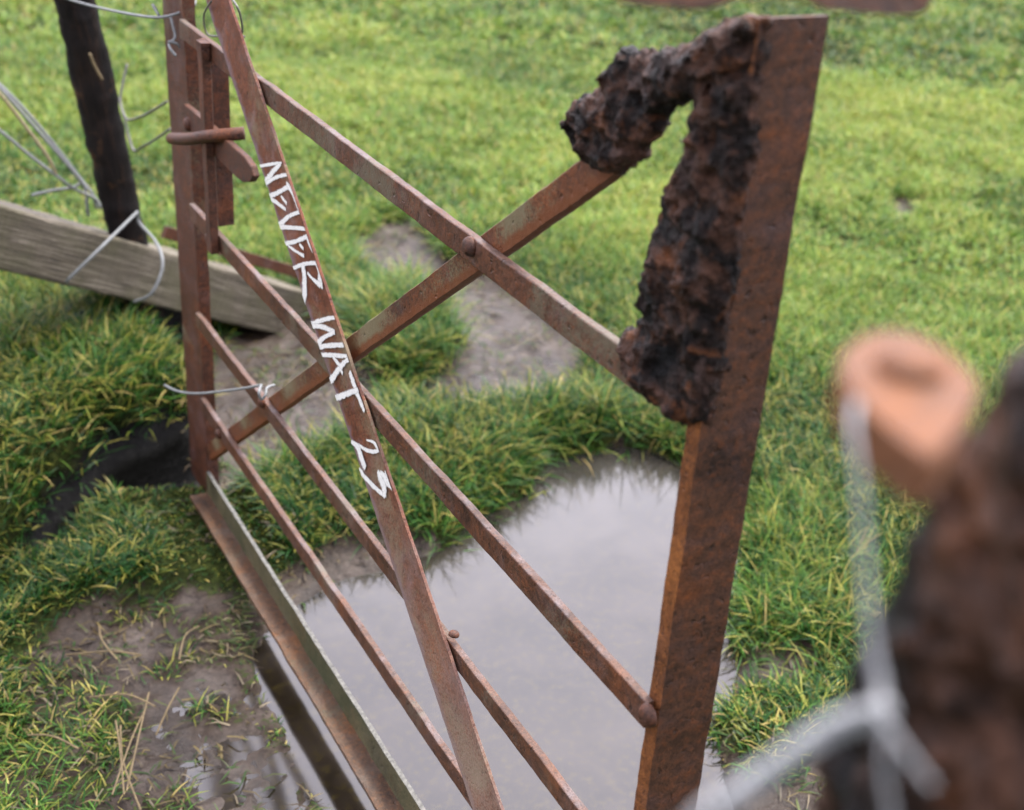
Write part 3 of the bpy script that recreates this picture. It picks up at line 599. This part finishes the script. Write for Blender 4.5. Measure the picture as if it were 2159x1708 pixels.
# keep land that is not near the puddle above the water sheet
def lookup(A,x,y):
    u=np.clip((x-x0)/RES,0,len(gx)-1.001); v=np.clip((y-y0)/RES,0,len(gy)-1.001); i=u.astype(int); j=v.astype(int); a=u-i; b=v-j
    return A[i,j]*(1-a)*(1-b)+A[i+1,j]*a*(1-b)+A[i,j+1]*(1-a)*b+A[i+1,j+1]*a*b
def grad_axis(lo,hi,step,far):
    a=list(np.arange(lo,hi+1e-6,step)); s=step
    while a[-1]<far: s*=1.25; a.append(a[-1]+s)
    s=step
    while a[0]>-far: s*=1.25; a.insert(0,a[0]-s)
    return np.array(a)
def ground():
    ax=grad_axis(-.2,5.0,.02,400); ay=grad_axis(.2,6.,.02,400)
    ax=np.sort(np.concatenate([ax,np.arange(-.19,1.9,.02)+.0003])); ay=np.sort(np.concatenate([ay,np.arange(.81,3.4,.02)+.0003]))
    A,B=np.meshgrid(ax,ay,indexing='ij')
    h=lookup(Hh,A,B); inb=(A>x0)&(A<x1)&(B>y0)&(B<y1)
    d=np.maximum(np.maximum(x0-A,A-x1),np.maximum(y0-B,B-y1)); d=np.clip(d/2,0,1)
    h=h*(1-d)+d*(.04+.25*(fbm(A,B,.03,55)-.5))
    fine=(A>-.2)&(A<5)&(B>.2)&(B<6)
    h=h+np.where(fine,.006*(fbm(A,B,60,77,3)-.5),0)+np.where(inb,lookup(wet*(1-pd),A,B)*.024*(fbm(A,B,75,177,3)-.5),0)
    n,m=A.shape; co_=np.stack([A,B,h],-1).reshape(-1,3).astype(np.float32)
    idx=np.arange(n*m).reshape(n,m); q=np.stack([idx[:-1,:-1],idx[1:,:-1],idx[1:,1:],idx[:-1,1:]],-1).reshape(-1,4)
    me=bpy.data.meshes.new('ground'); me.vertices.add(n*m); me.vertices.foreach_set('co',co_.ravel())
    me.loops.add(q.size); me.loops.foreach_set('vertex_index',q.ravel().astype(np.int32)); me.polygons.add(len(q))
    me.polygons.foreach_set('loop_start',np.arange(0,q.size,4,dtype=np.int32)); me.polygons.foreach_set('use_smooth',np.ones(len(q),bool)); me.update(calc_edges=True)
    at=me.color_attributes.new('zone','FLOAT_COLOR','POINT'); z=np.zeros((n*m,4),np.float32)
    g=np.where(inb,lookup(grassy,A,B),1.).ravel(); z[:,0]=g; z[:,1]=np.where(inb,lookup(fD,A,B),0).ravel(); z[:,2]=np.where(inb,lookup(fP,A,B),0).ravel(); z[:,3]=1
    at.data.foreach_set('color',z.ravel())
    o=bpy.data.objects.new('ground',me); COL.objects.link(o); o['kind']='structure'
    m_,nt,b,out=newmat('field soil'); v=objvec(nt); a=N(nt,'ShaderNodeVertexColor',layer_name='zone'); sp=N(nt,'ShaderNodeSeparateColor'); nt.links.new(a.outputs[0],sp.inputs[0])
    n1=tex(nt,9,6,.65,v); n2=tex(nt,70,5,.7,v); n3=tex(nt,260,3,.7,v)
    mudc=ramp(nt,n1,[(.3,(.014,.009,.006)),(.5,(.040,.028,.020)),(.7,(.095,.076,.064))])
    mudc=mixc(nt,ramp(nt,n2,[(.35,(.8,.8,.8)),(.55,(0,0,0))]),mudc,(.016,.011,.008))
    mudc=mixc(nt,ramp(nt,n3,[(.6,(0,0,0)),(.7,(.6,.6,.6))]),mudc,(.12,.10,.075))
    gr=ramp(nt,n2,[(.3,(.006,.007,.003)),(.5,(.016,.022,.006)),(.7,(.045,.055,.014))])
    zz=mth(nt,'ADD',sp.outputs[0],mth(nt,'MULTIPLY',mth(nt,'SUBTRACT',n2,.5),1.6)); zz=ramp(nt,zz,[(.62,(0,0,0)),(.74,(1,1,1))]); c=mixc(nt,zz,mudc,gr)
    c=mixc(nt,mth(nt,'MULTIPLY',sp.outputs[1],2.4,clamp=True),c,(.0006,.0006,.0005)); nt.links.new(mth(nt,'MULTIPLY_ADD',mth(nt,'MAXIMUM',sp.outputs[1],sp.outputs[0]),-.3,.32),b.inputs['Specular IOR Level'])  # wet peat and the deep shade of the hollows both painted near black
    nt.links.new(c,b.inputs['Base Color'])
    nt.links.new(mixc(nt,sp.outputs[0],mth(nt,'MULTIPLY_ADD',n1,.55,.08),(.95,.95,.95)),b.inputs['Roughness']); bump(nt,b,mth(nt,'ADD',n2,mth(nt,'MULTIPLY',n3,.4)),.8,.006)
    me.materials.append(m_); return o
ground()
def puddle():
    bm=bmesh.new(); c=w2([(350,1250),(1130,880),(1700,1300),(1900,2300),(300,2300)])
    n=28; xa=(.25,2.2); ya=(.45,2.75)
    xs=np.linspace(*xa,n); ys=np.linspace(*ya,n); V=[[bm.verts.new((x,y,0)) for y in ys] for x in xs]
    for i in range(n-1):
        for j in range(n-1):
            cx_=(xs[i]+xs[i+1])/2; cy_=(ys[j]+ys[j+1])/2
            if lookup(blur(fP,1) if False else PB_,np.array([cx_]),np.array([cy_]))[0]>.02: bm.faces.new((V[i][j],V[i+1][j],V[i+1][j+1],V[i][j+1]))
    for v in list(bm.verts):
        if not v.link_faces: bm.verts.remove(v)
    m,nt,b,out=newmat('murky puddle water'); v=objvec(nt)
    n1=tex(nt,7,5,.6,v,.5); n2=tex(nt,60,4,.65,v)
    c=ramp(nt,n1,[(.35,(.008,.006,.003)),(.65,(.022,.017,.012))])
    c=mixc(nt,ramp(nt,n2,[(.5,(0,0,0)),(.7,(.5,.5,.5))]),c,(.050,.038,.008))
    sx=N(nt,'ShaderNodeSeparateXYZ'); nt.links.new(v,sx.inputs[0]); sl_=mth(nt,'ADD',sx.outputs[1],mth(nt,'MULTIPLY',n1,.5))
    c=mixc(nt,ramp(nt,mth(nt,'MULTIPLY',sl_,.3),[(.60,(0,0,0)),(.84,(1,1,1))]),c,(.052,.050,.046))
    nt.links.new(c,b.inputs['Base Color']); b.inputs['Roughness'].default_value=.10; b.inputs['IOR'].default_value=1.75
    bump(nt,b,tex(nt,14,2,.5,v),.03,.004)
    o=link('puddle',bm,m); o['kind']='structure'; return o
PB_=blur(np.clip(fP+.6*(wet>.3),0,1),7)
puddle()
# ---------------------------------------------------------------- GRASS
def blades(name,label,zone,N_,lenr,wid,lush,seed,far=False):
    r=np.random.default_rng(seed)
    # clumps, then blades around each clump
    per=14; nc=N_//per
    xa,xb,ya,yb,dfun=zone
    cx=r.uniform(xa,xb,nc*4); cy=r.uniform(ya,yb,nc*4)
    # seen wedge plus a margin
    rel=np.stack([cx,cy,np.full_like(cx,-HC)],-1); f=-(rel@cb); X=(rel@cr)/f*F+CX; Yp=-(rel@cu)/f*F+CY
    ok=(f>.3)&(X>-420)&(X<2600)&(Yp>-260)&(Yp<2300)&(dfun(cx,cy))
    d=lookup(grassy,cx,cy); ok&=(r.random(cx.size)<np.clip(d*1.5-.42,0,1)**1.3)
    cx=cx[ok][:nc]; cy=cy[ok][:nc]
    n=len(cx); L_=lookup(fL,cx,cy); S_=lookup(fS,cx,cy); B_=lookup(fB,cx,cy)
    patch=fbm(cx,cy,2.2,5,3); patch2=fbm(cx,cy,.9,15,3)
    bx=np.repeat(cx,per)+r.normal(0,.017,n*per); by=np.repeat(cy,per)+r.normal(0,.017,n*per)
    L_=np.repeat(L_,per); S_=np.repeat(S_,per); B_=np.repeat(B_,per); patch=np.repeat(patch,per); patch2=np.repeat(patch2,per)
    cl=np.repeat(r.random(n),per); cdir=np.repeat(r.uniform(0,2*np.pi,n),per)
    keep=lookup(grassy,bx,by)>.45
    bx,by,L_,S_,B_,patch,patch2,cl,cdir=[a[keep] for a in (bx,by,L_,S_,B_,patch,patch2,cl,cdir)]
    n=len(bx); bz=lookup(Hh,bx,by)-.004
    ln=r.uniform(*lenr,n)*(.65+.9*np.clip(patch*1.6-.3,0,1))*(1+.5*L_)*(1-.45*S_)*(1+.35*B_)*np.where((np.abs(bx-U+.03)<.12)&(by<2.5),.28,1.)
    az=cdir+r.normal(0,1.1,n); lean=r.uniform(.4,1.4,n); curl=r.uniform(.2,1.2,n)
    wd=r.uniform(.7,1.3,n)*wid
    dx,dy=np.cos(az),np.sin(az); px_,py_=-dy,dx
    ang=lean; pos=np.stack([bx,by,bz],-1); V=[]; K=3
    tw=r.uniform(-.6,.6,n)
    side=np.stack([px_*np.cos(tw),py_*np.cos(tw),np.sin(tw)],-1)
    for k in range(K+1):
        wk=wd*(1.0,.95,.65,.0)[k]*.5
        if k<K: V+= [pos-side*wk[:,None],pos+side*wk[:,None]]
        else: V+=[pos.copy()]
        a=ang+curl*k/K; st=ln/K
        pos=pos+np.stack([dx*np.sin(a)*st,dy*np.sin(a)*st,np.cos(a)*st],-1)
    V=np.stack(V,1)  # n,7,3
    nv=7; vert=V.reshape(-1,3).astype(np.float32)
    base=(np.arange(n)*nv)[:,None]
    tri=np.array([[0,1,3],[0,3,2],[2,3,5],[2,5,4],[4,5,6]]); idx=(base[:,:,None]+tri[None]).reshape(-1)
    me=bpy.data.meshes.new(name); me.vertices.add(len(vert)); me.vertices.foreach_set('co',vert.ravel())
    me.loops.add(idx.size); me.loops.foreach_set('vertex_index',idx.astype(np.int32)); me.polygons.add(idx.size//3)
    me.polygons.foreach_set('loop_start',np.arange(0,idx.size,3,dtype=np.int32)); me.polygons.foreach_set('use_smooth',np.ones(idx.size//3,bool)); me.update(calc_edges=True)
    G=np.array([[.012,.056,.009],[.055,.145,.020],[.160,.268,.042],[.36,.35,.075],[.38,.28,.11]])
    dist=np.hypot(bx,by)
    t=np.clip(-.12+cl*1.0+r.normal(0,.45,n)+3.4*(patch2-.45)+2.2*(patch-.5)+np.clip((dist-2.8)/3.2,0,1.)-.25*B_*0-.3*L_*0,0,2.35)
    dead=r.random(n)<.085+.05*B_+.10*S_; t=np.where(dead,r.uniform(2.7,4,n),t)
    i=np.clip(t.astype(int),0,3); fr=(t-i)[:,None]; c0=G[i]*(1-fr)+G[i+1]*fr
    c0=c0*r.uniform(.6,1.35,n)[:,None]
    tip=(r.random(n)<.30)[:,None]*np.array([[.36,.32,.04]])*1.
    cc=np.ones((n,7,4),np.float32)
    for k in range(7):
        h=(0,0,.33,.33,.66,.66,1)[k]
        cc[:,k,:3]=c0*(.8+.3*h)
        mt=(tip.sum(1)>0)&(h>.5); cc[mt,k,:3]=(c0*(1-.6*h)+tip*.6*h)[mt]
    at=me.color_attributes.new('blade','FLOAT_COLOR','POINT'); at.data.foreach_set('color',cc.reshape(-1))
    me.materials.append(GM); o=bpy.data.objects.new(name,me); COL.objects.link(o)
    tag(o,label,'grass',kind='stuff'); return n
GM,nt,b,out=newmat('grass blade'); a=N(nt,'ShaderNodeVertexColor',layer_name='blade'); nt.links.new(a.outputs[0],b.inputs['Base Color']); b.inputs['Roughness'].default_value=.42
b.inputs['Specular IOR Level'].default_value=.22
tr=N(nt,'ShaderNodeBsdfTranslucent'); nt.links.new(a.outputs[0],tr.inputs[0]); ms=N(nt,'ShaderNodeMixShader'); ms.inputs[0].default_value=.3
nt.links.new(b.outputs[0],ms.inputs[1]); nt.links.new(tr.outputs[0],ms.inputs[2]); nt.links.new(ms.outputs[0],out.inputs[0])
n1=blades('grass','lush tufted grass round the puddle and the foot of the gate',(-.3,3.2,.4,4.3,lambda x,y:np.hypot(x,y)<4.),230000,(.026,.070),.0030,1,11)
n2=blades('grass','short bright meadow grass of the field beyond the gate',(-.4,6.6,0,6.8,lambda x,y:(np.hypot(x,y)>=3.9)&(np.hypot(x,y)<6.5)),300000,(.025,.058),.0045,0,12)
n3=blades('grass','far yellowish meadow grass at the top of the view',(-.4,9.3,1,10,lambda x,y:np.hypot(x,y)>=6.3),260000,(.03,.065),.008,0,13)
print('blades',n1,n2,n3)
# a few dry stalks lying on the mud at the lower left
def debris():
    """short dead blades and torn grass lying flat on the mud"""
    r=np.random.default_rng(44); n=60000
    x=r.uniform(-.2,2.8,n); y=r.uniform(.6,3.6,n); z=lookup(Hh,x,y); m=lookup(np.clip(blur(fM,3)+.3*fL,0,1),x,y)*(z>-.002)
    cl=fbm(x,y,9,61,3); ok=(r.random(n)<m*np.clip((cl-.36)*4,.08,.9)); x,y,z=x[ok],y[ok],z[ok]; n=len(x)
    a=r.uniform(0,2*np.pi,n); ln=r.uniform(.008,.045,n); wd=r.uniform(.0008,.0020,n); c=np.cos(a); q=np.sin(a); bend=r.normal(0,.3,n)
    P0=np.stack([x,y,z+.004],-1); Pm=P0+np.stack([c*ln*.5,q*ln*.5,r.uniform(.0,.010,n)],-1); a2=a+bend
    P1=Pm+np.stack([np.cos(a2)*ln*.5,np.sin(a2)*ln*.5,-r.uniform(0,.006,n)],-1); sd_=np.stack([-q*wd,c*wd,np.zeros(n)],-1)
    V=np.stack([P0-sd_,P0+sd_,Pm-sd_,Pm+sd_,P1],1); tri=np.array([[0,1,3],[0,3,2],[2,3,4]]); idx=((np.arange(n)*5)[:,None,None]+tri[None]).reshape(-1)
    me=bpy.data.meshes.new('grass_litter'); me.vertices.add(n*5); me.vertices.foreach_set('co',V.astype(np.float32).ravel())
    me.loops.add(idx.size); me.loops.foreach_set('vertex_index',idx.astype(np.int32)); me.polygons.add(idx.size//3)
    me.polygons.foreach_set('loop_start',np.arange(0,idx.size,3,dtype=np.int32)); me.update(calc_edges=True)
    G=np.array([[.03,.07,.012],[.07,.09,.02],[.13,.10,.04],[.05,.035,.02],[.17,.14,.09]]); cc=np.ones((n,5,4),np.float32); cc[:,:,:3]=G[r.integers(0,5,n)][:,None,:]*r.uniform(.6,1.3,n)[:,None,None]
    me.color_attributes.new('blade','FLOAT_COLOR','POINT').data.foreach_set('color',cc.ravel()); me.materials.append(GM)
    o=bpy.data.objects.new('grass_litter',me); COL.objects.link(o); tag(o,'torn and dead grass bits strewn over the wet mud','grass',kind='stuff')
debris()
def stalks():
    r=random.Random(5); bm=bmesh.new()
    for (x,y,x2,y2) in [(245,1530,265,1708),(315,1470,270,1700),(310,1500,240,1708),(255,1540,300,1740),(190,1480,330,1520),(140,1390,300,1410),(330,1560,380,1480),(60,1560,170,1610),(210,1330,250,1420),(420,1330,380,1420)]:
        a=on_z(x,y,.02); b=on_z(x2,y2,.02); m=(a+b)/2+Vector((r.uniform(-.01,.01),r.uniform(-.01,.01),.03)); b.z=.05; a.z=.03
        tube(bm,[a,m,b],.0016,5,5)
    tag(link('dry_stalks',bm,MAT['straw']),'scattered dry straw stalks over the wet mud at the lower left','straw',kind='stuff')
stalks()
